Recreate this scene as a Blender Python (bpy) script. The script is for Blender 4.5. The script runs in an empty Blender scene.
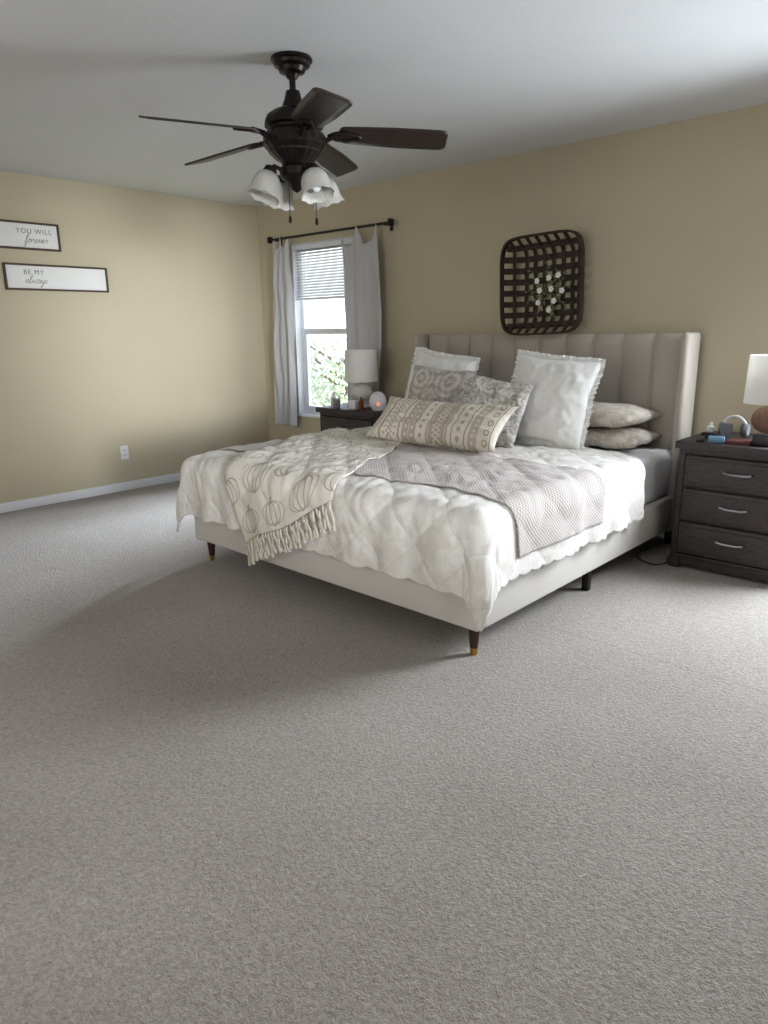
import bpy, bmesh, math, random
from mathutils import Vector, Matrix, noise
random.seed(7)
pi=math.pi
sc=bpy.context.scene
try:
    sc.view_settings.view_transform='Standard'
except Exception: pass
COL=sc.collection

# ---------------------------------------------------------------- helpers
def S(r,g,b):
    f=lambda c:(c/255/12.92) if c/255<=.04045 else ((c/255+.055)/1.055)**2.4
    return (f(r),f(g),f(b),1)
class E:
    def __init__(s,nt,k): s.nt=nt; s.k=k
    def op(s,o,*a):
        n=s.nt.nodes.new('ShaderNodeMath'); n.operation=o
        for i,x in enumerate((s,)+a):
            if isinstance(x,E): s.nt.links.new(x.k,n.inputs[i])
            else: n.inputs[i].default_value=x
        return E(s.nt,n.outputs[0])
    def __add__(s,o): return s.op('ADD',o)
    def __sub__(s,o): return s.op('SUBTRACT',o)
    def __mul__(s,o): return s.op('MULTIPLY',o)
    def __truediv__(s,o): return s.op('DIVIDE',o)
    def abs(s): return s.op('ABSOLUTE')
    def sin(s): return s.op('SINE')
    def fract(s): return s.op('FRACT')
    def floor(s): return s.op('FLOOR')
    def sqrt(s): return s.op('SQRT')
    def lt(s,o): return s.op('LESS_THAN',o)
    def gt(s,o): return s.op('GREATER_THAN',o)
    def max(s,o): return s.op('MAXIMUM',o)
    def min(s,o): return s.op('MINIMUM',o)
class Mat:
    def __init__(s,name,col=(.5,.5,.5,1),rough=.8,metal=0,spec=.3,sheen=0):
        s.m=bpy.data.materials.new(name); s.m.use_nodes=True; s.nt=s.m.node_tree
        s.b=s.nt.nodes['Principled BSDF']; s.b.inputs['Base Color'].default_value=col
        s.b.inputs['Roughness'].default_value=rough; s.b.inputs['Metallic'].default_value=metal
        s.b.inputs['Specular IOR Level'].default_value=spec
        if sheen: s.b.inputs['Sheen Weight'].default_value=sheen
        s.m.diffuse_color=col
    def n(s,t,**k):
        x=s.nt.nodes.new(t)
        for a,b in k.items(): setattr(x,a,b)
        return x
    def coord(s,kind='Object',scale=(1,1,1)):
        t=s.n('ShaderNodeTexCoord'); m=s.n('ShaderNodeMapping'); m.inputs['Scale'].default_value=scale
        s.nt.links.new(t.outputs[kind],m.inputs['Vector']); return m.outputs[0]
    def uv(s,kind='UV'):
        t=s.n('ShaderNodeTexCoord'); x=s.n('ShaderNodeSeparateXYZ'); s.nt.links.new(t.outputs[kind],x.inputs[0])
        return E(s.nt,x.outputs[0]),E(s.nt,x.outputs[1]),E(s.nt,x.outputs[2])
    def noise(s,scale,detail=3,co=None,rough=.5,dist=0):
        x=s.n('ShaderNodeTexNoise'); x.inputs['Scale'].default_value=scale; x.inputs['Detail'].default_value=detail
        x.inputs['Roughness'].default_value=rough; x.inputs['Distortion'].default_value=dist
        s.nt.links.new(co or s.coord(),x.inputs['Vector']); return E(s.nt,x.outputs['Fac'])
    def voro(s,scale,co=None,feat='F1'):
        x=s.n('ShaderNodeTexVoronoi'); x.feature=feat; x.inputs['Scale'].default_value=scale
        s.nt.links.new(co or s.coord(),x.inputs['Vector']); return E(s.nt,x.outputs['Distance'])
    def mix(s,fac,a,b):
        x=s.n('ShaderNodeMix'); x.data_type='RGBA'
        if isinstance(fac,E): s.nt.links.new(fac.k,x.inputs[0])
        else: x.inputs[0].default_value=fac
        for i,c in ((6,a),(7,b)):
            if isinstance(c,tuple): x.inputs[i].default_value=c
            else: s.nt.links.new(c,x.inputs[i])
        return x.outputs[2]
    def ramp(s,e,lo,hi):
        x=s.n('ShaderNodeMapRange'); x.inputs[1].default_value=lo; x.inputs[2].default_value=hi
        s.nt.links.new(e.k,x.inputs[0]); return E(s.nt,x.outputs[0])
    def color(s,sock): s.nt.links.new(sock,s.b.inputs['Base Color']); return s
    def bump(s,e,strength=.3,dist=.005):
        x=s.n('ShaderNodeBump'); x.inputs['Strength'].default_value=strength; x.inputs['Distance'].default_value=dist
        s.nt.links.new(e.k,x.inputs['Height']); s.nt.links.new(x.outputs[0],s.b.inputs['Normal']); return s
def simple(name,col,rough=.8,metal=0,spec=.3,ns=30,var=.12,bs=0,bst=.2,bd=.002,sheen=0):
    m=Mat(name,col,rough,metal,spec,sheen)
    n=m.noise(ns,3)
    d=tuple(c*(1-var) for c in col[:3])+(1,); l=tuple(min(1,c*(1+var)) for c in col[:3])+(1,)
    m.color(m.mix(n,d,l))
    if bs: m.bump(m.noise(bs,2),bst,bd)
    return m.m

# ---------------------------------------------------------------- materials
def wallmat(name,c):
    m=Mat(name,c,.85,spec=.2); n=m.noise(2.5,2)
    m.color(m.mix(n,tuple(x*.96 for x in c[:3])+(1,),tuple(x*1.03 for x in c[:3])+(1,)))
    m.bump(m.noise(55,3)+m.noise(140,2)*.4,.22,.004); return m.m
M_wall=wallmat('tan_paint',S(191,181,156))
M_ceil=wallmat('ceiling_paint',S(214,215,217))
M_white=simple('white_trim_paint',S(226,228,232),.45,ns=8,var=.02)
# carpet
m=Mat('carpet_pile',S(170,162,154),1.0,spec=.05,sheen=.2)
co=m.coord()
n1=m.noise(210,2,co,.6,.3); n2=m.noise(1.3,3,co); n3=m.noise(82,2,co,.6,.5); n4=m.noise(30,2,co)
h=(n1*.4+n3*.6)
c1=m.mix(m.ramp(h+n4*.2,.42,.80),S(146,140,134),S(196,190,184))
c2=m.mix(m.ramp(n2,.3,.7),S(224,221,218),S(242,240,238))
xx_,yy_,_z=m.uv('Object')
seam=((yy_+1.75+(m.noise(6,2,co)-.5)*.02).abs().lt(.006))*xx_.gt(4.3)*.22
specks=m.voro(1.9,co).lt(.012)*.5
c2=m.mix(seam.max(specks),c2,S(150,140,130))
x=m.n('ShaderNodeMix'); x.data_type='RGBA'; x.blend_type='MULTIPLY'; x.inputs[0].default_value=1
m.nt.links.new(c1,x.inputs[6]); m.nt.links.new(c2,x.inputs[7]); m.color(x.outputs[2])
m.bump(h,1.0,.012); M_carpet=m.m
M_uphol=Mat('oat_upholstery',S(172,163,156),.95,spec=.1,sheen=.1)
M_uphol.bump(M_uphol.noise(420,2),.25,.002)
M_uphol.color(M_uphol.mix(M_uphol.noise(260,2),S(164,156,147),S(186,178,169))); M_uphol=M_uphol.m
M_rail=simple('light_upholstery',S(202,197,192),.95,spec=.1,ns=260,var=.06,bs=400,bst=.2)
M_legw=simple('walnut_leg',S(52,24,16),.4,spec=.5,ns=20,var=.2)
M_brass=simple('brass',S(190,150,80),.3,1,.5,var=.05)
M_black=simple('black_plastic',S(16,16,18),.4,spec=.5,var=.1)
M_bmetal=simple('black_metal',S(22,20,20),.4,.3,.5,var=.1)
M_matt=simple('mattress_fabric',S(232,230,234),.9,ns=60,var=.04,bs=200)
def wood(name,a,b,rough):
    m=Mat(name,a,rough,spec=.4)
    g=m.noise(16,6,m.coord('Object',(1,1,11)),.65,.4); g2=m.noise(60,4,m.coord('Object',(.6,1,8)),.7)
    h=g*.6+g2*.4
    m.color(m.mix(m.ramp(h,.38,.62),a,b)); m.bump(h,.4,.003); return m.m
M_dark=wood('charcoal_wood',S(24,20,21),S(66,58,57),.5)
M_dark2=wood('charcoal_wood_drawer',S(28,24,25),S(76,67,65),.55)
M_nickel=simple('brushed_nickel',S(170,170,175),.3,1,.5,var=.04)
M_bronze=simple('oil_rubbed_bronze',S(26,17,15),.35,.5,.5,ns=15,var=.2)
M_blade=Mat('walnut_blade',S(36,22,18),.35,spec=.5)
g=M_blade.noise(20,5,M_blade.coord('UV',(1,12,1))); M_blade.color(M_blade.mix(g,S(22,14,12),S(48,31,25))); M_blade=M_blade.m
m=Mat('frosted_glass',S(210,207,200),.4,spec=.5); m.b.inputs['Transmission Weight'].default_value=.55
M_frost=m.m
m=Mat('window_glass',(1,1,1,1),0,spec=.5)
nt=m.nt; tr=nt.nodes.new('ShaderNodeBsdfTransparent'); tr.inputs[0].default_value=(.95,.97,1,1); gl=nt.nodes.new('ShaderNodeBsdfGlossy'); gl.inputs['Roughness'].default_value=.02
mx=nt.nodes.new('ShaderNodeMixShader'); mx.inputs[0].default_value=.05; nt.links.new(tr.outputs[0],mx.inputs[1]); nt.links.new(gl.outputs[0],mx.inputs[2]); nt.links.new(mx.outputs[0],nt.nodes['Material Output'].inputs[0]); M_glass=m.m
def translucent(name,col,fac=.4,bs=300):
    m=Mat(name,col,.9,spec=.1); nt=m.nt; t=nt.nodes.new('ShaderNodeBsdfTranslucent'); t.inputs[0].default_value=col
    mx=nt.nodes.new('ShaderNodeMixShader'); mx.inputs[0].default_value=fac
    nt.links.new(m.b.outputs[0],mx.inputs[1]); nt.links.new(t.outputs[0],mx.inputs[2]); nt.links.new(mx.outputs[0],nt.nodes['Material Output'].inputs[0])
    m.bump(m.noise(bs,2),.15,.001); return m.m
M_curt=translucent('grey_linen',S(204,203,204),.14)
M_blind=translucent('white_blind',S(196,194,190),.16)
M_shade=translucent('white_lampshade',S(238,236,232),.35)
# duvet
m=Mat('cream_comforter',S(214,209,201),.95,spec=.1,sheen=.1)
U,V,_=m.uv(); co=m.coord('UV')
fl=m.noise(11,4,co,.6,1.2)
qa=(((U+V)/.30).fract()-.5).abs(); qb=(((U-V)/.30).fract()-.5).abs()
st=qa.max(qb).gt(.488)
c=m.mix(m.ramp(fl,.44,.58),S(216,213,208),S(207,202,195))
c=m.mix(st*.35,c,S(172,165,156))
m.color(c); m.bump(m.noise(34,4,co,.6,.6)+m.noise(300,2,co)*.2,.32,.005); M_duvet=m.m
# coverlet
m=Mat('taupe_coverlet',S(160,150,146),.95,spec=.1,sheen=.1); U,V,_=m.uv()
w=((U*330).sin()*(V*330).sin()); 
m.color(m.mix(m.ramp(w,-.8,.8),S(168,160,155),S(194,186,182))); m.bump(w,.35,.003); M_cover=m.m
# throw with pumpkin outlines
m=Mat('pumpkin_throw',S(205,196,182),.95,spec=.1,sheen=.1); U,V,_=m.uv()
cu,cv=U*4.6,V*5.2
row=cv.floor(); off=(row*.5).fract()
x_=((cu+off).fract()-.5); y_=(cv.fract()-.46)
mask=None
for a in (.40,.26,.10):
    d=((x_/a)*(x_/a)+(y_/.32)*(y_/.32)).sqrt()-1.0
    l=(d.abs()*a).lt(.014)
    mask=l if mask is None else mask.max(l)
stem=((x_-(y_-.32)*.4).abs().lt(.045))*y_.gt(.32)*y_.lt(.44)
mask=mask.max(stem)
m.color(m.mix(mask*.6,S(209,203,192),S(126,115,103)))
m.bump((U*500).sin()*(V*500).sin()+mask*.8,.25,.003); M_throw=m.m
M_fringe=simple('cream_yarn',S(211,204,190),.95,ns=80,var=.1)
# pillows
M_pw=simple('white_cotton',S(230,229,227),.95,spec=.1,ns=30,var=.03,bs=14,bst=.2,bd=.010)
M_pb=Mat('greige_print_cotton',S(186,178,172),.95,spec=.1); co=M_pb.coord('UV')
M_pb.color(M_pb.mix(M_pb.ramp(M_pb.noise(9,3,co,.6,1.5),.46,.55),S(208,200,190),S(188,178,167))); M_pb.bump(M_pb.noise(12,3,co),.2,.01); M_pb=M_pb.m
m=Mat('grey_medallion_print',S(150,148,148),.95,spec=.1); U,V,_=m.uv()
cu=(U*2.6).fract()-.5; cv=(V*2.6).fract()-.5
r_=(cu*cu+cv*cv).sqrt(); pet=(cu.abs()*cv.abs()*60).sin()
k=((r_*34).sin()+pet*.9+(m.noise(18,5,m.coord('UV'),.7)-.5)*8)
m.color(m.mix(m.ramp(k,-.9,1.3),S(164,158,151),S(204,199,192))); m.bump(m.noise(10,3,m.coord('UV')),.3,.012); M_pg=m.m
m=Mat('grey_damask_print',S(150,148,148),.95,spec=.1); co=m.coord('UV')
k=m.noise(13,4,co,.6,2.5)
m.color(m.mix(m.ramp(k,.45,.55),S(154,149,143),S(200,196,190))); m.bump(m.noise(10,3,co),.3,.012); M_pg2=m.m
m=Mat('boho_stripe_weave',S(210,200,185),.95,spec=.1); U,V,_=m.uv()
q=U
def bnd(a,b): return q.gt(a)*q.lt(b)
vz=((V*12).fract()-.5).abs()
def dots(c,n,r):
    vv=((V*n).fract()-.5)*(.34/n); uu=(q-c)*1.06
    return (uu*uu+vv*vv).sqrt().lt(r)
fac=bnd(.115,.135).max(bnd(.27,.285))
fac=fac.max(((q-.065).abs()-vz*.05).abs().lt(.005)*.9)
fac=fac.max(dots(.16,9,.008)).max(dots(.245,9,.008)).max(((q-.2025).abs()-vz*.045).abs().lt(.006))
b1=bnd(.31,.42)*.8-dots(.34,8,.010)*.7-dots(.39,8,.010)*.7-bnd(.362,.368)*.6
b2=bnd(.50,.66)*.85-((q-.58).abs()-vz*.06).abs().lt(.007)*.8-bnd(.515,.52)*.7-bnd(.64,.645)*.7
fac=fac.max(b1).max(b2).max(dots(.46,7,.012)).max(bnd(.69,.70)).max(dots(.745,6,.016)*.9).max(bnd(.79,.80))
fac=fac.max(bnd(.82,.88)*.7-dots(.85,9,.009)*.6).max(dots(.935,5,.022)-dots(.935,5,.012)).max(bnd(.965,.972))
m.color(m.mix(fac*.85,S(214,207,195),S(156,141,120))); m.bump((U*360).sin()*(V*120).sin()+fac,.3,.004); M_lum=m.m
M_frame=simple('brown_wood_frame',S(78,58,47),.5,ns=30,var=.2)
M_sign=simple('white_sign_face',S(226,225,222),.7,ns=6,var=.03)
M_ink=simple('grey_ink',S(124,121,120),.8)
M_slat=Mat('dark_wicker',S(40,28,24),.6,spec=.3); M_slat.color(M_slat.mix(M_slat.noise(40,4),S(30,23,20),S(72,56,48))); M_slat=M_slat.m
M_leaf=simple('leaf_green',S(108,122,82),.7,ns=20,var=.3)
M_petal=simple('white_petal',S(240,238,232),.7,ns=20,var=.03)
M_tree=Mat('tree_leaves',S(120,140,80),.8); M_tree.color(M_tree.mix(M_tree.noise(2.2,4),S(144,156,122),S(212,214,188))); M_tree=M_tree.m
M_bark=simple('bark',S(90,78,66),.9,ns=12,var=.3)
M_grass=simple('dry_grass',S(170,170,140),.95,ns=3,var=.3)
M_ball=simple('ribbed_clay',S(134,104,88),.85,ns=60,var=.3,bs=120,bst=.5,bd=.004)
M_pale=simple('pale_ceramic',S(206,200,194),.4,ns=25,var=.05)
def emis(name,c,s):
    m=Mat(name,c,.5); m.b.inputs['Emission Color'].default_value=c; m.b.inputs['Emission Strength'].default_value=s; return m.m

# ---------------------------------------------------------------- mesh builder
class MB:
    def __init__(s): s.v=[]; s.f=[]; s.uv={}
    def add(s,vs,fs):
        b=len(s.v); s.v+= [tuple(v) for v in vs]; s.f+=[tuple(i+b for i in f) for f in fs]; return b
    def box(s,a,b,M=None,bev=0):
        bm=bmesh.new(); bmesh.ops.create_cube(bm,size=1)
        for v in bm.verts: v.co=Vector([(a[i]+b[i])/2+v.co[i]*(b[i]-a[i]) for i in range(3)])
        if bev: bmesh.ops.bevel(bm,geom=bm.edges[:],offset=bev,segments=3,affect='EDGES',profile=.5)
        s.bm(bm,M); return s
    def bm(s,bm,M=None):
        bm.verts.index_update()
        s.add([(M@v.co if M else v.co) for v in bm.verts],[[v.index for v in f.verts] for f in bm.faces]); bm.free()
    def lathe(s,prof,c=(0,0,0),n=32,M=None,rib=None):
        vs=[];k=len(prof)
        for i in range(n):
            a=2*pi*i/n
            for r,z in prof:
                rr=r*(rib(a,z) if rib else 1)
                p=Vector((rr*math.cos(a),rr*math.sin(a),z))
                if M: p=M@p
                vs.append(p+Vector(c))
        fs=[]
        for i in range(n):
            j=(i+1)%n
            for q in range(k-1): fs.append((i*k+q,j*k+q,j*k+q+1,i*k+q+1))
        if prof[0][0]>1e-6: fs.append(tuple(i*k for i in range(n))[::-1])
        if prof[-1][0]>1e-6 and getattr(s,'cap',True): fs.append(tuple(i*k+k-1 for i in range(n)))
        s.add(vs,fs); return s
    def tube(s,pts,r,n=8,rs=None):
        pts=[Vector(p) for p in pts]; vs=[]; N=len(pts)
        up=Vector((0,0,1))
        for i,p in enumerate(pts):
            t=(pts[min(i+1,N-1)]-pts[max(i-1,0)]).normalized()
            a=t.cross(up if abs(t.z)<.95 else Vector((0,1,0))).normalized(); b=t.cross(a)
            rr=rs[i] if rs else r
            for k in range(n): vs.append(p+a*rr*math.cos(2*pi*k/n)+b*rr*math.sin(2*pi*k/n))
        fs=[(i*n+k,i*n+(k+1)%n,(i+1)*n+(k+1)%n,(i+1)*n+k) for i in range(N-1) for k in range(n)]
        fs+=[tuple(range(n))[::-1],tuple((N-1)*n+k for k in range(n))]
        s.add(vs,fs); return s
    def grid(s,fn,nu,nv,uvfn=None):
        b=len(s.v)
        for j in range(nv+1):
            for i in range(nu+1):
                p=fn(i/nu,j/nv); s.uv[len(s.v)]=(uvfn(i/nu,j/nv) if uvfn else (i/nu,j/nv)); s.v.append(tuple(p))
        for j in range(nv):
            for i in range(nu):
                a=b+j*(nu+1)+i; s.f.append((a,a+1,a+nu+2,a+nu+1))
        return s
ROOT={}
def make(name,mb,mat,loc=(0,0,0),parent=None,smooth=True,ang=35,merge=False,solid=0,label=None,**props):
    root=loc if parent is None else ROOT[parent.name]
    me=bpy.data.meshes.new(name); L=Vector(root)
    me.from_pydata([tuple(Vector(v)-L) for v in mb.v],[],mb.f)
    if mb.uv:
        ul=me.uv_layers.new(name='UVMap')
        for lp in me.loops: ul.data[lp.index].uv=mb.uv.get(lp.vertex_index,(0,0))
    bm=bmesh.new(); bm.from_mesh(me)
    if merge: bmesh.ops.remove_doubles(bm,verts=bm.verts,dist=1e-5)
    if not mb.uv or merge: bmesh.ops.recalc_face_normals(bm,faces=bm.faces)
    bm.to_mesh(me); bm.free()
    me.materials.append(mat)
    if smooth:
        me.polygons.foreach_set('use_smooth',[True]*len(me.polygons)); me.set_sharp_from_angle(angle=math.radians(ang))
    o=bpy.data.objects.new(name,me); COL.objects.link(o)
    if parent: o.parent=parent
    else: o.location=L
    ROOT[o.name]=tuple(root)
    if solid:
        md=o.modifiers.new('Solidify','SOLIDIFY'); md.thickness=solid; md.offset=-1
    if label: o['label']=label
    for k,v in props.items(): o[k]=v
    return o
def thing(name,loc,label,cat,**props):
    o=bpy.data.objects.new(name,None); o.location=loc; o.empty_display_size=.1; COL.objects.link(o); ROOT[o.name]=tuple(loc)
    o['label']=label; o['category']=cat
    for k,v in props.items(): o[k]=v
    return o
def RT(loc,rx=0,ry=0,rz=0):
    return Matrix.Translation(loc)@Matrix.Rotation(rz,4,'Z')@Matrix.Rotation(ry,4,'Y')@Matrix.Rotation(rx,4,'X')
def catmull(P,k=6):
    P=[Vector(p) for p in P]; out=[]
    for i in range(len(P)-1):
        a,b,c,d=P[max(i-1,0)],P[i],P[i+1],P[min(i+2,len(P)-1)]
        for j in range(k):
            t=j/k; out.append(.5*((2*b)+(c-a)*t+(2*a-5*b+4*c-d)*t*t+(3*b-3*c+d-a)*t**3))
    out.append(P[-1]); return out
ST=dict(kind='structure')
R=math.radians

# ---------------------------------------------------------------- room
H=2.467; XR=7.6; YF=-6.6
W1=(.49,1.30,.55,2.09); W2=(5.06,5.87,.55,2.09)
make('floor',MB().box((-.15,YF-.15,-.12),(XR+.15,.15,0)),M_carpet,smooth=False,**ST)
make('ceiling',MB().box((-.15,YF-.15,H),(XR+.15,.15,H+.12)),M_ceil,smooth=False,**ST)
make('wall_left',MB().box((-.15,YF-.15,0),(0,.15,H)),M_wall,smooth=False,**ST)
make('wall_right',MB().box((XR,YF-.15,0),(XR+.15,.15,H)),M_wall,smooth=False,**ST)
make('wall_front',MB().box((0,YF-.15,0),(XR,YF,H)),M_wall,smooth=False,**ST)
mb=MB(); xs=[0,W1[0],W1[1],W2[0],W2[1],XR]
mb.box((xs[0],0,0),(xs[1],.15,H)); mb.box((xs[2],0,0),(xs[3],.15,H)); mb.box((xs[4],0,0),(xs[5],.15,H))
for w in (W1,W2):
    mb.box((w[0],0,0),(w[1],.15,w[2])); mb.box((w[0],0,w[3]),(w[1],.15,H))
make('wall_back',mb,M_wall,smooth=False,**ST)
def bboard(name,a,b):
    make(name,MB().box(a,b,bev=.004),M_white,**ST)
bboard('baseboard_left',(0,YF,0),(.014,0,.075)); bboard('baseboard_back',(.014,-.014,0),(XR,0,.075))
bboard('baseboard_right',(XR-.014,YF,0),(XR,-.014,.075)); bboard('baseboard_front',(.014,YF,0),(XR-.014,YF+.014,.075))
def window(name,w):
    x0,x1,z0,z1=w
    mb=MB(); y0,y1=.07,.12; t=.045
    mb.box((x0,y0,z0),(x0+t,y1,z1),bev=.004);mb.box((x1-t,y0,z0),(x1,y1,z1),bev=.004)
    mb.box((x0+t,y0,z0),(x1-t,y1,z0+t),bev=.004);mb.box((x0+t,y0,z1-t),(x1-t,y1,z1),bev=.004)
    zm=(z0+z1)/2
    mb.box((x0+t,y0-.01,zm-.025),(x1-t,y1-.01,zm+.025),bev=.004)
    mb.box((x0+t,y0-.005,z0+t),(x0+t+.03,y1-.02,zm-.025),bev=.003);mb.box((x1-t-.03,y0-.005,z0+t),(x1-t,y1-.02,zm-.025),bev=.003)
    mb.box((x0+t+.03,y0-.005,z0+t),(x1-t-.03,y1-.02,z0+t+.035),bev=.003)
    mb.box((x0,-.02,z0-.02),(x1,.07,z0+.004),bev=.004) # sill
    mb.box((x0,-.002,z0),(x0+.006,.07,z1)); mb.box((x1-.006,-.002,z0),(x1,.07,z1)); mb.box((x0,-.002,z1-.006),(x1,.07,z1))
    fr=make(name,mb,M_white,**ST)
    make('window_pane',MB().box((x0+t,.094,z0+t),(x1-t,.098,z1-t)),M_glass,parent=fr,smooth=False)
    return fr
window('window_1',W1); window('window_2',W2)
# blind
b=thing('window_blind',(.895,.035,2.08),'white slatted window blind, partly raised over the upper sash','blind')
make('headrail',MB().box((.498,.01,2.040),(1.292,.06,2.082),bev=.004),M_white,parent=b)
mb=MB(); z=2.030
while z>1.63:
    mb.box((.50,-.016,-.0012),(1.29,.016,.0012),M=Matrix.Translation((0,.036,z))@Matrix.Rotation(math.radians(42),4,'X')); z-=.0245
make('slats',mb,M_blind,parent=b,smooth=False)
make('bottom_rail',MB().box((.50,.015,1.600),(1.29,.055,1.622),bev=.004),M_white,parent=b)
for x in (.62,1.17): make('cord',MB().tube([(x,.036,1.61),(x,.036,2.05)],.0015,6),M_white,parent=b)
# curtain rod
r=thing('curtain_rod',(1.04,-.08,2.14),'black metal curtain rod with square finials above the window','curtain rod')
mb=MB(); mb.tube([(.30,-.085,2.14),(1.77,-.085,2.14)],.011,12); make('rod',mb,M_bmetal,parent=r)
for x in (.27,1.77):
    make('finial',MB().box((x,-.11,2.112),(x+.03,-.06,2.168),bev=.006),M_bmetal,parent=r)
for x in (.34,1.72):
    mb=MB(); mb.box((x-.008,-.085,2.125),(x+.008,-.002,2.14)); mb.box((x-.015,-.006,2.09),(x+.015,-.001,2.17)); make('bracket',mb,M_bmetal,parent=r,smooth=False)
def curtain(xt0,xt1,xb0,xb1,zb,label,waves,clips,sag):
    def fn(u,v):
        k=v**.45 if v>0 else 0
        xa=xt0+(xb0-xt0)*k; xb=xt1+(xb1-xt1)*k
        x=xa+(xb-xa)*u
        dr=sag*abs(math.sin(pi*u*clips))**.8
        z=2.155-(2.155-zb)*v-dr*max(0,1-v/.25)
        loose=math.exp(-v*6)
        y=-.088+.026*math.sin(u*waves*2*pi+.8*math.sin(v*3.5)+u*2)*(0.45+.55*v)-.024*loose*math.sin(pi*u*clips)**2+.022*noise.noise(Vector((u*5,v*4,xt0*3)))+.008*noise.noise(Vector((u*13,v*9,xt0)))
        return (x+.012*math.sin(v*7+u*5)+.010*noise.noise(Vector((v*6,u*2,xb0))),min(y,-.03),z)
    mb=MB().grid(fn,140,80)
    return make('curtain',mb,M_curt,loc=((xb0+xb1)/2,-.085,zb),solid=.002,label=label,category='curtain',group='grey curtains on the rod')
curtain(.34,.54,.23,.55,.44,'light grey linen curtain panel gathered beside the window',2.8,2,.11)
curtain(1.19,1.66,1.27,1.68,.44,'light grey linen curtain panel hanging behind the bedside lamp',3.4,2,.15)

# outside
make('ground',MB().box((-30,.3,-.6),(14,40,-.5)),M_grass,smooth=False,**ST)
t=thing('tree',(-3.6,4.6,-.5),'leafy green tree standing outside the window','tree')
mb=MB(); mb.tube([(-3.6,4.6,-.5),(-3.55,4.6,.2),(-3.6,4.65,.9)],.1,10,[.12,.09,.05])
for i in range(9):
    a=i*2.4; mb.tube([(-3.58,4.62,.1+.08*i),(-3.58+.9*math.cos(a),4.62+.9*math.sin(a),.5+.1*i)],.03,6,[.035,.01])
make('trunk',mb,M_bark,parent=t)
mb=MB()
for i in range(4200):
    d=Vector((random.gauss(0,1),random.gauss(0,1),random.gauss(0,1))).normalized()*random.random()**.4
    c=Vector((-3.6,4.6,.30))+Vector((d.x*1.7,d.y*1.1,d.z*1.05))
    a=Vector((random.gauss(0,1),random.gauss(0,1),random.gauss(0,1))).normalized(); bb=a.orthogonal().normalized(); s=random.uniform(.03,.06)
    mb.add([c-a*s,c+bb*s*.5,c+a*s,c-bb*s*.5],[(0,1,2,3)])
make('foliage',mb,M_tree,parent=t,smooth=False)

# ---------------------------------------------------------------- bed
bed=thing('bed',(3.165,-1.15,0),'king bed with oat channel-tufted wingback headboard and upholstered rails','bed')
X0,X1,YB=2.13,4.20,-2.25
def channel(u,v):
    x=X0+.05+(X1-X0-.10)*u; z=.20+(1.285-.20)*v
    ph=(u*10)%1; bul=.034*(max(0,math.sin(pi*ph)))**.40
    tz=min(1,(1-v)/.03); 
    return (x,-.085-bul*(.25+.75*math.sqrt(tz)),z)
mb=MB().grid(channel,240,30)
mb.box((X0+.05,-.09,.12),(X1-.05,-.03,1.28),bev=.01)
make('headboard',mb,M_uphol,parent=bed,ang=50)
for x in (X0-.005,X1-.045):
    mb=MB(); mb.box((x,-.23,.10),(x+.05,-.03,1.29),bev=.020); make('headboard_wing',mb,M_uphol,parent=bed,ang=50)
make('foot_rail',MB().box((X0,YB,.125),(X1,YB+.05,.33),bev=.012),M_rail,parent=bed)
for x in (X0,X1-.05):
    mb=MB().box((x,YB+.052,.125),(x+.05,-.235,.33),bev=.012); make('side_rail',mb,M_rail,parent=bed)
make('slat_deck',MB().box((X0+.05,YB+.05,.26),(X1-.05,-.10,.31)),M_bmetal,parent=bed,smooth=False)
def leg(x,y):
    l=make('leg',MB().lathe([(.026,.13),(.017,.03)],(x,y,0),20),M_legw,parent=bed,label='tapered walnut leg')
    make('leg_cap',MB().lathe([(.018,.032),(.0145,0)],(x,y,0),20),M_brass,parent=l,label='brass cap')
leg(2.2276,-2.205); leg(4.15,-2.205)
for x,y in ((4.15,-1.208),(3.165,-1.208),(2.2,-1.208),(4.15,-.12),(2.2,-.12)):
    make('support_leg',MB().box((x-.018,y-.018,0),(x+.018,y+.018,.13),bev=.003),M_bmetal,parent=bed,label='square black metal leg')
mt=make('mattress',MB().box((2.185,-2.19,.315),(4.165,-.135,.605),bev=.05),M_matt,loc=(3.165,-1.15,.315),label='thick white mattress in a fitted sheet',category='mattress')
# cloth draping
DX0,DX1,DY0,R_,ZT=2.175,4.155,-2.205,.07,.612
def drape(px,py,off=0,quilt=1):
    qx=min(max(px,DX0),DX1); qy=max(py,DY0); ex,ey=px-qx,py-qy; d=math.hypot(ex,ey)
    arc=R_*pi/2
    a=(px+py*1.0)/.30; b=(px-py)/.30
    q=(abs(math.sin(pi*a))*abs(math.sin(pi*b)))**.45
    wr=noise.noise(Vector((px*3.1,py*3.1,1.3)))*.011+noise.noise(Vector((px*9,py*9,4.3)))*.006
    wr+=.009*abs(noise.noise(Vector((px*14+py*5,py*9,9))))
    disp=.010*q+wr+.012
    disp=max(disp,.004)
    if d<1e-6:
        return Vector((px,py,ZT+disp+off))
    dx,dy=ex/d,ey/d
    if d<arc: th=d/R_; out=R_*math.sin(th); dn=R_*(1-math.cos(th))
    else: th=pi/2; out=R_+.04*(d-arc); dn=R_+(d-arc)
    k=min(1,d/.35); ph=math.atan2(abs(ey),abs(ex)); c2=math.sin(2*ph) if (abs(ex)>1e-6 and abs(ey)>1e-6) else 0
    s=qx if abs(ey)>abs(ex) else qy
    out+=k*.013*(1+math.sin(s*17+2*math.sin(s*5)))*(1-c2)
    out+=k*.06*c2*c2
    n=Vector((dx*math.sin(th),dy*math.sin(th),math.cos(th)))
    return Vector((qx+dx*out,qy+dy*out,ZT-dn))+n*(disp*(1-.35*k)+off)
def sm(a,b,x):
    t=min(1,max(0,(x-a)/(b-a))); return t*t*(3-2*t)
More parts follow.
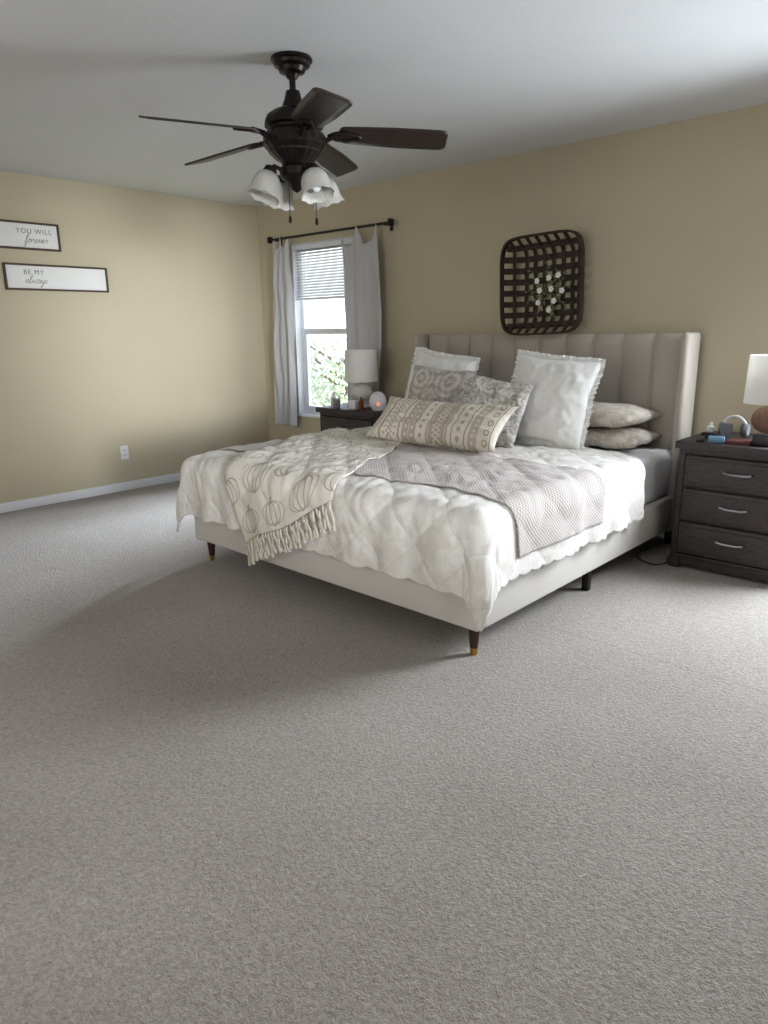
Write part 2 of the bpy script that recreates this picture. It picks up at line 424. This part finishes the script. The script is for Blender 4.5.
def duvet(u,v):
    sc1=.012*abs(math.sin(v*pi*20)); sc2=.012*abs(math.sin(u*pi*22))
    px0=DX0-.33-sc1; px1=DX1+.32+sc1
    px=px0+(px1-px0)*u
    pyb=-.64+.03*math.sin(u*9)-.20*sm(.80,.93,u)
    py0=DY0-.350-sc2
    py=pyb+(py0-pyb)*v
    return px,py
mb=MB().grid(lambda u,v:drape(*duvet(u,v)),280,240,lambda u,v:duvet(u,v))
make('comforter',mb,M_duvet,loc=(3.165,-1.4,.62),solid=.008,label='off-white quilted comforter with diamond stitching draped over the bed',category='comforter')
def cover(u,v):
    px=(DX0-.14)+(DX1-DX0+.14+.24)*u
    yb=-1.16-.14*sm(.3,1,u)
    py=yb+(-2.05-yb)*v+.02*math.sin(u*11)+.012*math.sin(u*23+v*3)
    return px,py
mb=MB().grid(lambda u,v:drape(*cover(u,v),off=.013+.004*noise.noise(Vector((u*14,v*8,2)))),220,100,lambda u,v:cover(u,v))
make('coverlet',mb,M_cover,loc=(3.165,-1.6,.64),solid=.006,label='taupe waffle-stitched coverlet folded across the bed',category='blanket')
O_=Vector((2.75,-2.62)); wv=Vector((.9,.436)); lv=Vector((-.436,.9))
def throwp(u,v):
    p=O_+wv*(.74*u)+lv*(1.55*v)+Vector((.012*math.sin(v*14),.012*math.sin(u*9)))
    return p.x,p.y
tf=lambda u,v:drape(*throwp(u,v),off=.029+.006*noise.noise(Vector((u*7,v*10,5))))
th=thing('throw_blanket',(2.9,-1.9,.66),'cream woven throw with pumpkin outlines and tassel fringe','blanket')
mb=MB().grid(tf,110,200,lambda u,v:(u*.74,v*1.55))
make('blanket_body',mb,M_throw,parent=th,solid=.005)
for end in (0,1):
    mb=MB()
    for i in range(30):
        u=(i+.5)/30; p=tf(u,end)
        L=random.uniform(.11,.14) if end==0 else .06
        pts=[p+Vector((0,0,-.004))]
        sw=random.uniform(-.02,.02)
        for k in range(1,6):
            f=k/5; qq=tf(u+.008*math.sin(i*3+k)+sw*f,end+(-1 if end==0 else 1)*L*f/1.55); pts.append(qq+Vector((0,-.006,0)))
        mb.tube(pts,.006,6,[.004,.007,.005,.006,.007,.009])
    make('fringe',mb,M_fringe,parent=th,kind='stuff')

# ---------------------------------------------------------------- pillows
def pillow(name,w,h,t,base,lean,yaw,mat,label,roll=0,ruffle=0,rufmat=None,flat=False,group='pillows on the bed',seed=0,trim=None):
    M=Matrix.Translation(base)@Matrix.Rotation(yaw,4,'Z')@Matrix.Rotation(-lean,4,'X')@Matrix.Rotation(roll,4,'Y')@Matrix.Translation((0,0,h/2))
    na=.008 if flat else .011
    ex=3.6 if flat else 2.6
    def sh(u,v,side):
        a,b=2*u-1,2*v-1
        x=a*w/2*(1-.07*(1-b*b)*abs(a)); z=b*h/2*(1-.07*(1-a*a)*abs(b))
        x+=.008*noise.noise(Vector((b*2,seed,1))); z+=.010*noise.noise(Vector((a*2,seed,7)))
        th=t/2*(max(0,1-abs(a)**ex))**.5*(max(0,1-abs(b)**ex))**.5
        e=min(1,(1-max(abs(a),abs(b)))*6)
        th+=e*na*noise.noise(Vector((a*3+seed,b*3,side*3)))+e*na*.55*noise.noise(Vector((a*7+seed,b*7,side)))
        if not flat: th*=(1-.18*b)
        return M@Vector((x,side*th+(0 if flat else .012*math.sin(a*2+seed)),z))
    mb=MB(); mb.grid(lambda u,v:sh(u,v,-1),56,56,lambda u,v:(u*w*1.6,v*h*1.6) if mat is not M_lum else (u,v))
    mb.grid(lambda u,v:sh(1-u,v,1),56,56,lambda u,v:(u*w*1.6,v*h*1.6) if mat is not M_lum else (u,v))
    if ruffle or trim:
        o=thing(name,base,label,'pillow',group=group)
        make('pillow_cover',mb,mat,parent=o,merge=True,ang=80)
        def pt(s):
            s=s%1*4; k=int(s); f=s-k
            return [(f,0),(1,f),(1-f,1),(0,1-f)][k]
        mb2=MB()
        def rf(u,v):
            a,b=pt(u); p=sh(a,b,-1)
            A,B=2*a-1,2*b-1
            outd=Vector((A*abs(A)**3,0,B*abs(B)**3)); outd=outd.normalized()
            outw=(M.to_3x3()@outd); nn=(M.to_3x3()@Vector((0,1,0)))
            return p-outw*.004+outw*ruffle*v*(1+.18*noise.noise(Vector((u*90,seed,v*2))))+nn*(v*.013*noise.noise(Vector((u*150,seed,3)))*2)
        mb2.grid(rf,720,3)
        make('ruffle',mb2,rufmat or mat,parent=o,ang=80)
    else:
        o=make(name,mb,mat,loc=base,merge=True,ang=80,label=label,category='pillow',group=group)
    return o
ZP=.655
pillow('pillow',.64,.42,.115,(3.745,-.135,.674),R(-90),R(2),M_pb,'greige printed sleeping pillow at the bottom of the stack',flat=True,seed=1)
pillow('pillow',.64,.42,.130,(3.735,-.135,.806),R(-90),R(-2),M_pb,'greige printed sleeping pillow on top of another pillow',flat=True,seed=2)
pillow('pillow',.64,.42,.115,(2.54,-.135,.674),R(-90),R(-2),M_pb,'greige printed sleeping pillow behind the shams',flat=True,seed=3)
# shams
pillow('euro_sham',.52,.52,.15,(3.56,-.74,ZP),R(14),R(8),M_pw,'large white pillow with frayed ruffle edge',roll=R(6),ruffle=.032,seed=4,group='white ruffled shams')
pillow('euro_sham',.52,.52,.15,(2.63,-.66,ZP),R(14),R(2),M_pw,'large white pillow with frayed ruffle edge',roll=R(7),ruffle=.032,seed=5,group='white ruffled shams')
pillow('throw_pillow',.48,.45,.13,(2.78,-.85,ZP),R(18),R(0),M_pg,'greige medallion print throw pillow leaning on a white sham',roll=R(3),seed=6,group='patterned throw pillows')
pillow('throw_pillow',.46,.42,.14,(3.29,-.99,ZP),R(22),R(12),M_pg2,'darker grey scroll print throw pillow leaning by a white sham',roll=R(9),seed=7,group='patterned throw pillows')
pillow('lumbar_pillow',.97,.33,.16,(3.12,-1.28,ZP+.02),R(46),R(1),M_lum,'long cream lumbar pillow with taupe woven stripes',roll=R(1),seed=8)

# ---------------------------------------------------------------- nightstands
def nightstand(x0,label,yb=-.04):
    x1=x0+.66; yf=-.565
    o=thing('nightstand',((x0+x1)/2,(yf+yb)/2,0),label,'nightstand',group='charcoal nightstands')
    mb=MB(); mb.box((x0+.012,yf+.03,.06),(x0+.045,yb,.68),bev=.003); mb.box((x1-.045,yf+.03,.06),(x1-.012,yb,.68),bev=.003)
    mb.box((x0+.045,yf+.04,.06),(x1-.045,yb,.68)); 
    for zz in (.06,.655): mb.box((x0+.045,yf+.022,zz),(x1-.045,yf+.05,zz+.025),bev=.002)
    make('body',mb,M_dark,parent=o)
    make('top',MB().box((x0-.004,yf-.005,.68),(x1+.004,yb,.72),bev=.004),M_dark,parent=o)
    mb=MB()
    for xx in (x0+.008,x1-.068): mb.box((xx,yf+.015,0),(xx+.06,yf+.07,.06),bev=.003); mb.box((xx,yb-.06,0),(xx+.06,yb-.005,.06),bev=.003)
    mb.box((x0+.06,yf+.025,.02),(x1-.06,yf+.045,.06)); mb.box((x0+.02,yf+.06,.03),(x0+.04,yb-.05,.06)); mb.box((x1-.04,yf+.06,.03),(x1-.02,yb-.05,.06))
    make('base',mb,M_dark,parent=o)
    for z0,z1 in ((.475,.648),(.285,.462),(.092,.272)):
        mb=MB(); fx0,fx1=x0+.052,x1-.052; mb.box((fx0,yf+.012,z0),(fx1,yf+.04,z1),bev=.006)
        mb.box((fx0+.02,yf+.006,z0+.02),(fx1-.02,yf+.02,z1-.02),bev=.004)
        d=make('drawer',mb,M_dark2,parent=o)
        xc=(x0+x1)/2; zc=(z0+z1)/2+.015; mb=MB()
        mb.tube([(xc-.070,yf+.008,zc),(xc-.066,yf-.018,zc),(xc-.035,yf-.026,zc-.004),(xc+.035,yf-.026,zc-.004),(xc+.066,yf-.018,zc),(xc+.070,yf+.008,zc)],.0065,8)
        make('handle',mb,M_nickel,parent=d,label='curved brushed nickel handle')
    return o
nightstand(4.31,'charcoal wood nightstand with three drawers and nickel handles')
nightstand(1.37,'charcoal wood nightstand under the window, half hidden by the bed',-.15)
def lamp(x,y,label,mat,lb):
    o=thing('table_lamp',(x,y,.72),label,'lamp',group='white table lamps')
    make('base',MB().lathe([(0,.72),(.065,.72),(.066,.735),(.05,.745),(.014,.755),(.012,.79)],(x,y,0),32),mat,parent=o)
    rib=lambda a,z:1+.08*abs(math.cos(a*10))
    make('body',MB().lathe([(.0,.762)]+[(.082*math.sin(pi*k/14),.838-.075*math.cos(pi*k/14)) for k in range(1,14)]+[(.0,.914)],(x,y,0),160,rib=rib),mat,parent=o,label=lb)
    make('neck',MB().lathe([(.008,.905),(.008,1.0),(.018,1.0),(.018,1.05),(.0,1.05)],(x,y,0),16),M_brass,parent=o)
    mb=MB()
    k=44; vs=[];fs=[]
    prof=[(.135,.925),(.128,1.175),(.125,1.175),(.132,.925),(.135,.925)]
    for i in range(k):
        a=2*pi*i/k
        for r_,z in prof: vs.append((x+r_*math.cos(a),y+r_*math.sin(a),z))
    for i in range(k):
        j=(i+1)%k
        for q in range(4): fs.append((i*5+q,j*5+q,j*5+q+1,i*5+q+1))
    mb.add(vs,fs)
    make('lamp_shade',mb,M_shade,parent=o,label='white fabric drum shade')
lamp(4.69,-.30,'table lamp with white drum shade and ribbed brown ball base',M_ball,'ribbed brown textured ball')
lamp(1.67,-.33,'table lamp with white drum shade and pale base beside the window',M_pale,'ribbed pale ceramic ball')
# left nightstand items
o=thing('diffuser',(1.955,-.44,.72),'white round oil diffuser with a soft orange glow on the nightstand','diffuser')
make('body',MB().lathe([(0,.72),(.042,.72),(.064,.752),(.069,.79),(.056,.835),(.026,.862),(0,.866)],(1.955,-.44,0),32),simple('white_plastic',S(224,220,222),.4),parent=o)
make('lamp_glow',MB().lathe([(0,-.007),(.010,-.005),(.014,0),(.010,.005),(0,.007)],(0,0,0),20,M=Matrix.Translation((2.001,-.486,.775))@Matrix.Rotation(R(45),4,'Z')@Matrix.Rotation(R(90),4,'X')),emis('orange_glow',S(255,140,105),.9),parent=o)
def bottle(name,x,y,z,r_,h,mat,label,cat,neck=.4):
    make(name,MB().lathe([(0,z),(r_,z),(r_,z+h*.65),(r_*neck,z+h*.78),(r_*neck,z+h),(0,z+h)],(x,y,0),24),mat,loc=(x,y,z),label=label,category=cat)
M_wp=simple('white_glaze',S(222,222,226),.35); M_amb=simple('amber_glass',S(110,60,25),.2); M_blue=simple('pale_blue_plastic',S(110,150,180),.4); M_red=simple('dark_red_plastic',S(96,50,46),.5); M_gry=simple('grey_plastic',S(120,122,128),.5)
bottle('bottle',1.49,-.48,.72,.022,.12,M_wp,'small white bottle on the nightstand','bottle')
bottle('bottle',1.83,-.50,.72,.018,.10,M_amb,'small amber bottle on the nightstand','bottle')
bottle('cup',1.56,-.51,.72,.028,.075,M_gry,'small grey cup on the nightstand','cup',1)
make('tissue_box',MB().box((1.72,-.535,.72),(1.785,-.47,.79),bev=.006),M_wp,loc=(1.75,-.5,.72),label='small white box on the nightstand',category='box')
# right nightstand items
bottle('cup',4.50,-.37,.72,.030,.09,M_gry,'grey tumbler beside the lamp','cup',1)
o=thing('headphones',(4.49,-.20,.72),'white over-ear headphones resting upright on the nightstand','headphones')
mb=MB(); mb.tube([(4.49+.065*math.cos(a),-.20,.760+.072*math.sin(a)) for a in [pi*k/16 for k in range(17)]],.008,8); make('headband',mb,M_wp,parent=o)
for sx in (-1,1):
    make('ear_cup',MB().lathe([(0,-.018),(.032,-.018),(.038,0),(.032,.018),(0,.018)],(4.49+sx*.058,-.20,.760),24,M=Matrix.Rotation(pi/2,4,'Y')),M_gry,parent=o)
make('remote_control',MB().box((-.02,-.075,0),(.02,.075,.016),M=RT((4.40,-.46,.72),rz=.3),bev=.004),M_black,loc=(4.40,-.46,.72),label='black remote control lying on the nightstand',category='remote')
make('pill_organizer',MB().box((-.04,-.018,0),(.04,.018,.035),M=RT((4.495,-.50,.72),rz=.2),bev=.006),M_blue,loc=(4.495,-.50,.72),label='pale blue small box on the nightstand',category='box')
make('clock',MB().box((-.05,-.03,0),(.05,.03,.06),M=RT((4.72,-.47,.72),rz=-.1),bev=.008),M_black,loc=(4.72,-.47,.72),label='small black bedside clock',category='clock')
make('book',MB().box((-.06,-.05,0),(.06,.05,.02),M=RT((4.60,-.46,.72),rz=.1),bev=.002),M_red,loc=(4.60,-.46,.72),label='small dark red book on the nightstand',category='book')
make('wallet',MB().box((-.045,-.03,0),(.045,.03,.028),M=RT((4.41,-.33,.72),rz=-.4),bev=.008),M_black,loc=(4.41,-.33,.72),label='black leather wallet on the nightstand',category='wallet')
bottle('bottle',4.37,-.22,.72,.02,.07,M_wp,'short white bottle on the nightstand','bottle')
# cables
mb=MB(); pts=[(4.27,-.10,.006),(4.26,-.25,.006),(4.27,-.42,.006),(4.30,-.52,.006),(4.26,-.60,.006),(4.16,-.56,.006),(4.10,-.44,.006),(4.12,-.3,.006)]
mb.tube(catmull(pts,5),.004,8); make('power_cable',mb,M_black,loc=(4.2,-.4,0),label='thin black power cable lying on the carpet',category='cable')

# ---------------------------------------------------------------- wall basket
cx,cz=3.165,1.605
o=thing('wall_basket',(cx,-.01,cz),'dark brown woven square tobacco basket hung above the headboard','wall basket')
Mw=Matrix.Translation((cx,0,cz))@Matrix.Rotation(R(-2),4,'Y')@Matrix.Diagonal((1,1,1.05,1))
NS=5.6
def rr(t,hw,rad):
    a=t*2*pi; c,s=math.cos(a),math.sin(a); n=NS
    k=(abs(c)**n+abs(s)**n)**(-1/n); return hw*k*c,hw*k*s
def band(hw,y0,y1,th):
    mb=MB(); n=128; vs=[];fs=[]
    for i in range(n):
        xo,zo=rr(i/n,hw,0); xi,zi=rr(i/n,hw-th,0)
        for p in ((xo,y0,zo),(xo,y1,zo),(xi,y1,zi),(xi,y0,zi)): vs.append(Mw@Vector(p))
    for i in range(n):
        j=(i+1)%n
        for q in range(4): fs.append((i*4+q,j*4+q,j*4+(q+1)%4,i*4+(q+1)%4))
    mb.add(vs,fs); return mb
make('rim',band(.308,-.150,-.112,.012),M_slat,parent=o,ang=50)
mb=MB()
def strip(vert,c,w,ph):
    n=40
    L=.299*max(0,1-(abs(c)/.299)**NS)**(1/NS)
    def fn(u,v):
        s=-L+2*L*u; e=max(0,max(abs(s),abs(c))-.20)/.099
        wv_=.004*math.cos(ph+pi*(s/.070)) if e==0 else 0
        y=-.016-.125*min(1,e)**1.4-wv_
        cc=c+(v-.5)*w
        return Mw@(Vector((cc,y,s)) if vert else Vector((s,y,cc)))
    mb.grid(fn,n,1)
for i in range(8):
    c=-.245+.070*i
    strip(True,c,.028,i*pi); strip(False,c,.038,(i+1)*pi)
mb.uv={}
make('slats',mb,M_slat,parent=o,smooth=False,solid=.003)
wr=thing('flower_spray',(cx+.03,-.06,cz-.07),'white blossoms and green leaves wired in the basket','flowers')
mb=MB();mf=MB();ms=MB(); C0=Vector((cx+.04,-.055,cz-.045))
for i in range(12):
    a=i/12*2*pi+random.uniform(-.3,.3); L=random.uniform(.09,.20); d=Vector((math.cos(a),-.15,math.sin(a)))
    tip=C0+d*L+Vector((0,-.01,0)); mid=C0+d*L*.5+Vector((random.uniform(-.02,.02),-.02,random.uniform(-.02,.02)))
    ms.tube(catmull([C0,mid,tip],5),.002,5)
    for k in range(6):
        f=.25+.75*k/5; c=C0.lerp(mid,f*2) if f<.5 else mid.lerp(tip,(f-.5)*2)
        side=1 if k%2 else -1
        dd=(d+Vector((-d.z,random.uniform(-.4,.2),d.x))*side*.9).normalized(); e=dd.cross(Vector((0,1,0))).normalized(); l=random.uniform(.022,.036)
        mb.add([c,c+dd*l*.5+e*l*.24,c+dd*l,c+dd*l*.5-e*l*.24],[(0,1,2,3)])
for i in range(9):
    a=i*2.4+.6; rad=.03+.10*math.sqrt(i/9)
    c=C0+Vector((rad*math.cos(a),-.045,rad*math.sin(a)))
    for k in range(5):
        b=2*pi*k/5; mf.lathe([(0,-.004),(.009,-.002),(.010,.002),(0,.004)],c+Vector((.011*math.cos(b),random.uniform(-.003,.003),.011*math.sin(b))),8,M=Matrix.Rotation(pi/2,4,'X'))
make('leaves',mb,M_leaf,parent=wr,smooth=False,kind='stuff'); make('blossoms',mf,M_petal,parent=wr,kind='stuff'); make('stems',ms,M_leaf,parent=wr,kind='stuff')

# ---------------------------------------------------------------- signs & outlet
CUR={'e':([(0,.1),(.3,.5),(.45,.85),(.25,1),(.05,.6),(.2,.05),(.5,.1)],.65),
'o':([(0,.3),(.25,.95),(.05,.6),(.15,.05),(.45,.1),(.5,.7),(.3,.98),(.6,.85)],.75),
'r':([(0,.2),(.2,.9),(.3,1.08),(.35,.85),(.6,.85),(.5,.3),(.65,.03)],.8),
'v':([(0,.6),(.15,1),(.25,.5),(.35,.03),(.6,.5),(.65,1)],.8),
'f':([(0,.0),(.3,.8),(.6,2.0),(.45,2.3),(.3,1.8),(.2,.0),(.1,-1.0),(.3,-1.1),(.4,-.4),(.5,.15)],.7),
'a':([(.5,.9),(.2,1),(0,.5),(.15,.02),(.45,.4),(.55,.95),(.5,.3),(.65,.02)],.8),
'l':([(0,.3),(.35,1.5),(.4,2.2),(.2,2.1),(.1,1),(.2,.05),(.4,.05)],.6),
'w':([(0,.5),(.1,1),(.15,.3),(.3,.02),(.5,.5),(.55,.95),(.6,.2),(.8,.05),(1.0,.6),(1.0,1)],1.2),
'y':([(0,.6),(.1,1),(.15,.3),(.35,.05),(.55,.5),(.6,1),(.5,0),(.3,-1.1),(.1,-1),(.3,-.3)],.8),
's':([(0,.3),(.25,1.05),(.35,.6),(.4,.15),(.2,0),(.05,.1)],.5)}
def sign(y0,y1,z0,z1,lines,label):
    o=thing('wall_sign',(.0,(y0+y1)/2,(z0+z1)/2),label,'sign',group='framed word signs on the wall')
    t=.014; mb=MB()
    mb.box((.002,y0,z0),(.028,y0+t,z1),bev=.002);mb.box((.002,y1-t,z0),(.028,y1,z1),bev=.002)
    mb.box((.002,y0+t-.002,z0),(.028,y1-t+.002,z0+t),bev=.002);mb.box((.002,y0+t-.002,z1-t),(.028,y1-t+.002,z1),bev=.002)
    make('frame',mb,M_frame,parent=o)
    make('panel',MB().box((.002,y0+t,z0+t),(.014,y1-t,z1-t)),M_sign,parent=o,smooth=False)
    (txt,yc,zc,size,sp),(word,yc2,zc2,xh)=lines
    cu=bpy.data.curves.new('text','FONT'); cu.body=txt; cu.size=size; cu.space_character=sp; cu.align_x='CENTER'; cu.align_y='CENTER'; cu.extrude=.0008
    to=bpy.data.objects.new('tmp',cu); COL.objects.link(to)
    bpy.context.view_layer.update()
    me=bpy.data.meshes.new_from_object(to.evaluated_get(bpy.context.evaluated_depsgraph_get()))
    bpy.data.objects.remove(to)
    me.transform(Matrix(((0,0,1,.0150),(1,0,0,yc-(y0+y1)/2),(0,1,0,zc-(z0+z1)/2),(0,0,0,1))))
    me.materials.clear(); me.materials.append(M_ink)
    t_=bpy.data.objects.new('lettering',me); COL.objects.link(t_); t_.parent=o; t_['kind']='stuff'
    pts=[];x=0
    for ch in word:
        P,adv=CUR[ch]; pts+=[(x+px,py) for px,py in P]; x+=adv
    cv=catmull([(0,(p[0]-x/2)*xh*1.3+.3*p[1]*xh,p[1]*xh) for p in pts],5)
    make('script_lettering',MB().tube([Vector((.0148,yc2+q.y,zc2+q.z)) for q in cv],.0016,6),M_ink,parent=o)
sign(-2.71,-1.915,1.94,2.135,[('YOU WILL',-2.10,2.070,.048,1.2),('forever',-2.09,1.992,.026)],'white framed wooden sign reading YOU WILL forever')
sign(-2.355,-1.565,1.65,1.84,[('BE MY',-2.14,1.780,.048,1.2),('always',-2.13,1.702,.026)],'white framed wooden sign reading BE MY always')
o=thing('wall_outlet',(0,-1.57,.33),'white duplex electrical outlet on the tan wall','outlet')
make('cover_plate',MB().box((.0005,-1.606,.27),(.007,-1.534,.39),bev=.003),M_white,parent=o)
for z in (.308,.352): 
    s=make('socket',MB().box((.006,-1.587,z-.015),(.0095,-1.553,z+.015),bev=.002),M_white,parent=o)
    for y in (-1.577,-1.563): make('slot',MB().box((.009,y-.0015,z-.006),(.0102,y+.0015,z+.006)),M_black,parent=s,smooth=False)

# ---------------------------------------------------------------- ceiling fan
fx,fy=3.12,-2.19
fan=thing('ceiling_fan',(fx,fy,H),'dark bronze five-blade ceiling fan with four frosted glass lights','ceiling fan')
c=(fx,fy,0)
make('canopy',MB().lathe([(0,2.467),(.088,2.467),(.090,2.455),(.080,2.449),(.078,2.436),(.062,2.428),(.055,2.412),(.030,2.404),(.022,2.388),(0,2.386)],c,40),M_bronze,parent=fan)
make('downrod',MB().lathe([(0,2.42),(.014,2.42),(.014,2.345),(.03,2.34),(.038,2.31),(0,2.29)],c,24),M_bronze,parent=fan)
prof=[(0,2.315),(.036,2.312),(.045,2.295),(.05,2.275),(.085,2.262),(.118,2.24),(.130,2.215),(.130,2.20),(.112,2.193),(.112,2.183),(.122,2.175),(.134,2.155),(.134,2.120),(.115,2.10),(.115,2.092),(.105,2.085),(.088,2.068),(.066,2.055),(.058,2.045),(.0,2.04)]
make('motor_housing',MB().lathe(prof,c,120,rib=lambda a,z:1+(.035*abs(math.cos(a*10)) if z<2.18 else (.015*math.cos(a*10) if z<2.27 else 0))),M_bronze,parent=fan)
make('light_fitter',MB().lathe([(0,2.05),(.05,2.048),(.072,2.03),(.074,2.00),(.058,1.98),(.034,1.965),(.018,1.94),(.0,1.93)],c,40),M_bronze,parent=fan)
for k in range(5):
    A=R(42.9+1+72*k)
    Mb=Matrix.Translation((fx,fy,2.180))@Matrix.Rotation(A,4,'Z')@Matrix.Rotation(R(3.2),4,'Y')
    Mt=Mb@Matrix.Rotation(R(-15),4,'X')
    mb=MB()
    def bl(u,v):
        x=.20+.475*u; w=.062+.014*min(1,u*2.0)
        if u>.92: w*=math.sqrt(max(0,1-((u-.92)/.08)**2))*.35+.65
        if u<.06: w*=.6+.4*math.sqrt(max(0,1-((.06-u)/.06)**2))
        return Mt@Vector((x,(v-.5)*2*w,0))
    mb.grid(bl,50,6,lambda u,v:(u,v))
    make('blade',mb,M_blade,parent=fan,solid=.008,label='dark walnut fan blade')
    mb=MB()
    mb.tube([Mb@Vector(p) for p in ((.09,0,-.03),(.13,0,-.035),(.17,0,-.012),(.21,0,-.008))],.012,8,[.016,.012,.011,.012])
    for s_ in (-1,1): mb.tube([Mt@Vector(p) for p in ((.15,0,-.012),(.18,s_*.025,-.012),(.23,s_*.035,-.010),(.28,s_*.012,-.010),(.29,0,-.010))],.008,8)
    make('blade_bracket',mb,M_bronze,parent=fan)
for k in range(4):
    A=R(42.9+38+90*k); 
    Mb=Matrix.Translation((fx,fy,-.016))@Matrix.Rotation(A,4,'Z')
    mb=MB(); mb.tube([Mb@Vector(p) for p in ((.05,0,2.01),(.08,0,2.035),(.11,0,2.045),(.132,0,2.025))],.009,10)
    Ms=Mb@Matrix.Translation((.130,0,2.03))@Matrix.Rotation(R(-20),4,'Y')
    mb.lathe([(0,.01),(.024,.008),(.03,-.01),(.03,-.025),(.0,-.026)],(0,0,0),24,M=Ms)
    arm=make('light_arm',mb,M_bronze,parent=fan)
    prof=[(.028,-.018),(.042,-.028),(.054,-.046),(.060,-.070),(.061,-.092),(.065,-.112),(.072,-.125)]
    def sh(u,v):
        i=v*(len(prof)-1); a=min(int(i),len(prof)-2); f=i-a
        r_=prof[a][0]*(1-f)+prof[a+1][0]*f; z=prof[a][1]*(1-f)+prof[a+1][1]*f
        t=u*2*pi; r_*=1+.03*v**4*math.cos(8*t)+.008*math.cos(24*t)
        return Ms@Vector((r_*math.cos(t),r_*math.sin(t),z-.003*v**3*math.cos(8*t)))
    mb=MB().grid(sh,144,18); mb.uv={}
    make('glass_shade',mb,M_frost,parent=arm,merge=True,solid=.003,ang=80,label='frosted white glass tulip shade')
    make('bulb',MB().lathe([(0,-.02),(.012,-.025),(.012,-.045),(.024,-.065),(.026,-.085),(.015,-.102),(0,-.106)],(0,0,0),20,M=Ms),M_wp,parent=arm)
for dx,zb in ((-.035,1.83),(.085,1.82)):
    px,py=fx+dx*.732,fy+dx*.681
    mb=MB(); mb.tube([(px,py,2.00),(px,py,zb)],.0017,6); mb.lathe([(0,zb+.01),(.006,zb),(.008,zb-.02),(0,zb-.03)],(px,py,0),12)
    make('pull_chain',mb,M_bronze,parent=fan,kind='stuff')

# ---------------------------------------------------------------- lights & world
def area(name,loc,target,sx,sy,P,col,spread=180):
    l=bpy.data.lights.new(name,'AREA'); l.shape='RECTANGLE'; l.size=sx; l.size_y=sy; l.energy=P; l.color=col; l.spread=R(spread)
    o=bpy.data.objects.new(name,l); o.location=loc; COL.objects.link(o)
    o.rotation_euler=(Vector(target)-Vector(loc)).to_track_quat('-Z','Y').to_euler(); return o
area('sky_glow',(.2,5.0,3.7),(.9,0,1.2),3.0,1.8,3400,(.86,.93,1))
area('window_daylight',(5.465,-.04,1.40),(4.6,-2.2,.50),.75,1.25,108,(.86,.93,1),150)
area('rear_fill',(3.6,YF+.1,1.5),(3.6,0,1.9),2.6,1.3,48,(1,.975,.945))  # added soft fill from behind the camera; the front wall has no window
sl=bpy.data.lights.new('wall_glow_spot','SPOT'); sl.energy=2100; sl.spot_size=R(24); sl.spot_blend=1; sl.shadow_soft_size=.6; sl.color=(.9,.95,1)  # added spot that brightens a patch of the left wall; no doorway is built
so=bpy.data.objects.new('wall_glow_spot',sl); so.location=(7.4,-3.6,1.28); COL.objects.link(so)
so.rotation_euler=(Vector((0,-1.05,1.22))-so.location).to_track_quat('-Z','Y').to_euler()
w=bpy.data.worlds.new('World'); sc.world=w; w.use_nodes=True; nt=w.node_tree
bg=nt.nodes['Background']; tc=nt.nodes.new('ShaderNodeTexCoord'); sp=nt.nodes.new('ShaderNodeSeparateXYZ'); nt.links.new(tc.outputs['Generated'],sp.inputs[0])
rp=nt.nodes.new('ShaderNodeValToRGB'); nt.links.new(sp.outputs[2],rp.inputs[0]); rp.color_ramp.elements[0].color=(.95,.97,1,1); rp.color_ramp.elements[1].color=(.45,.65,1,1)
nt.links.new(rp.outputs[0],bg.inputs[0]); bg.inputs[1].default_value=2.8

# ---------------------------------------------------------------- camera
yaw,pitch,roll=-0.7489,0.2547,-0.0133
F=Vector((math.sin(yaw)*math.cos(pitch),math.cos(yaw)*math.cos(pitch),-math.sin(pitch)))
Rv=Vector((math.cos(yaw),-math.sin(yaw),0)); Uv=Rv.cross(F)
R2=Rv*math.cos(roll)+Uv*math.sin(roll); U2=-Rv*math.sin(roll)+Uv*math.cos(roll)
cd=bpy.data.cameras.new('camera'); cd.sensor_fit='VERTICAL'; cd.sensor_height=36; cd.lens=701/1024*36; cd.clip_start=.05
co_=bpy.data.objects.new('camera',cd); COL.objects.link(co_)
Mx=Matrix.Identity(4)
for i in range(3): Mx[i][0]=R2[i]; Mx[i][1]=U2[i]; Mx[i][2]=-F[i]
Mx[0][3],Mx[1][3],Mx[2][3]=5.7232,-4.4421,1.33
co_.matrix_world=Mx; sc.camera=co_
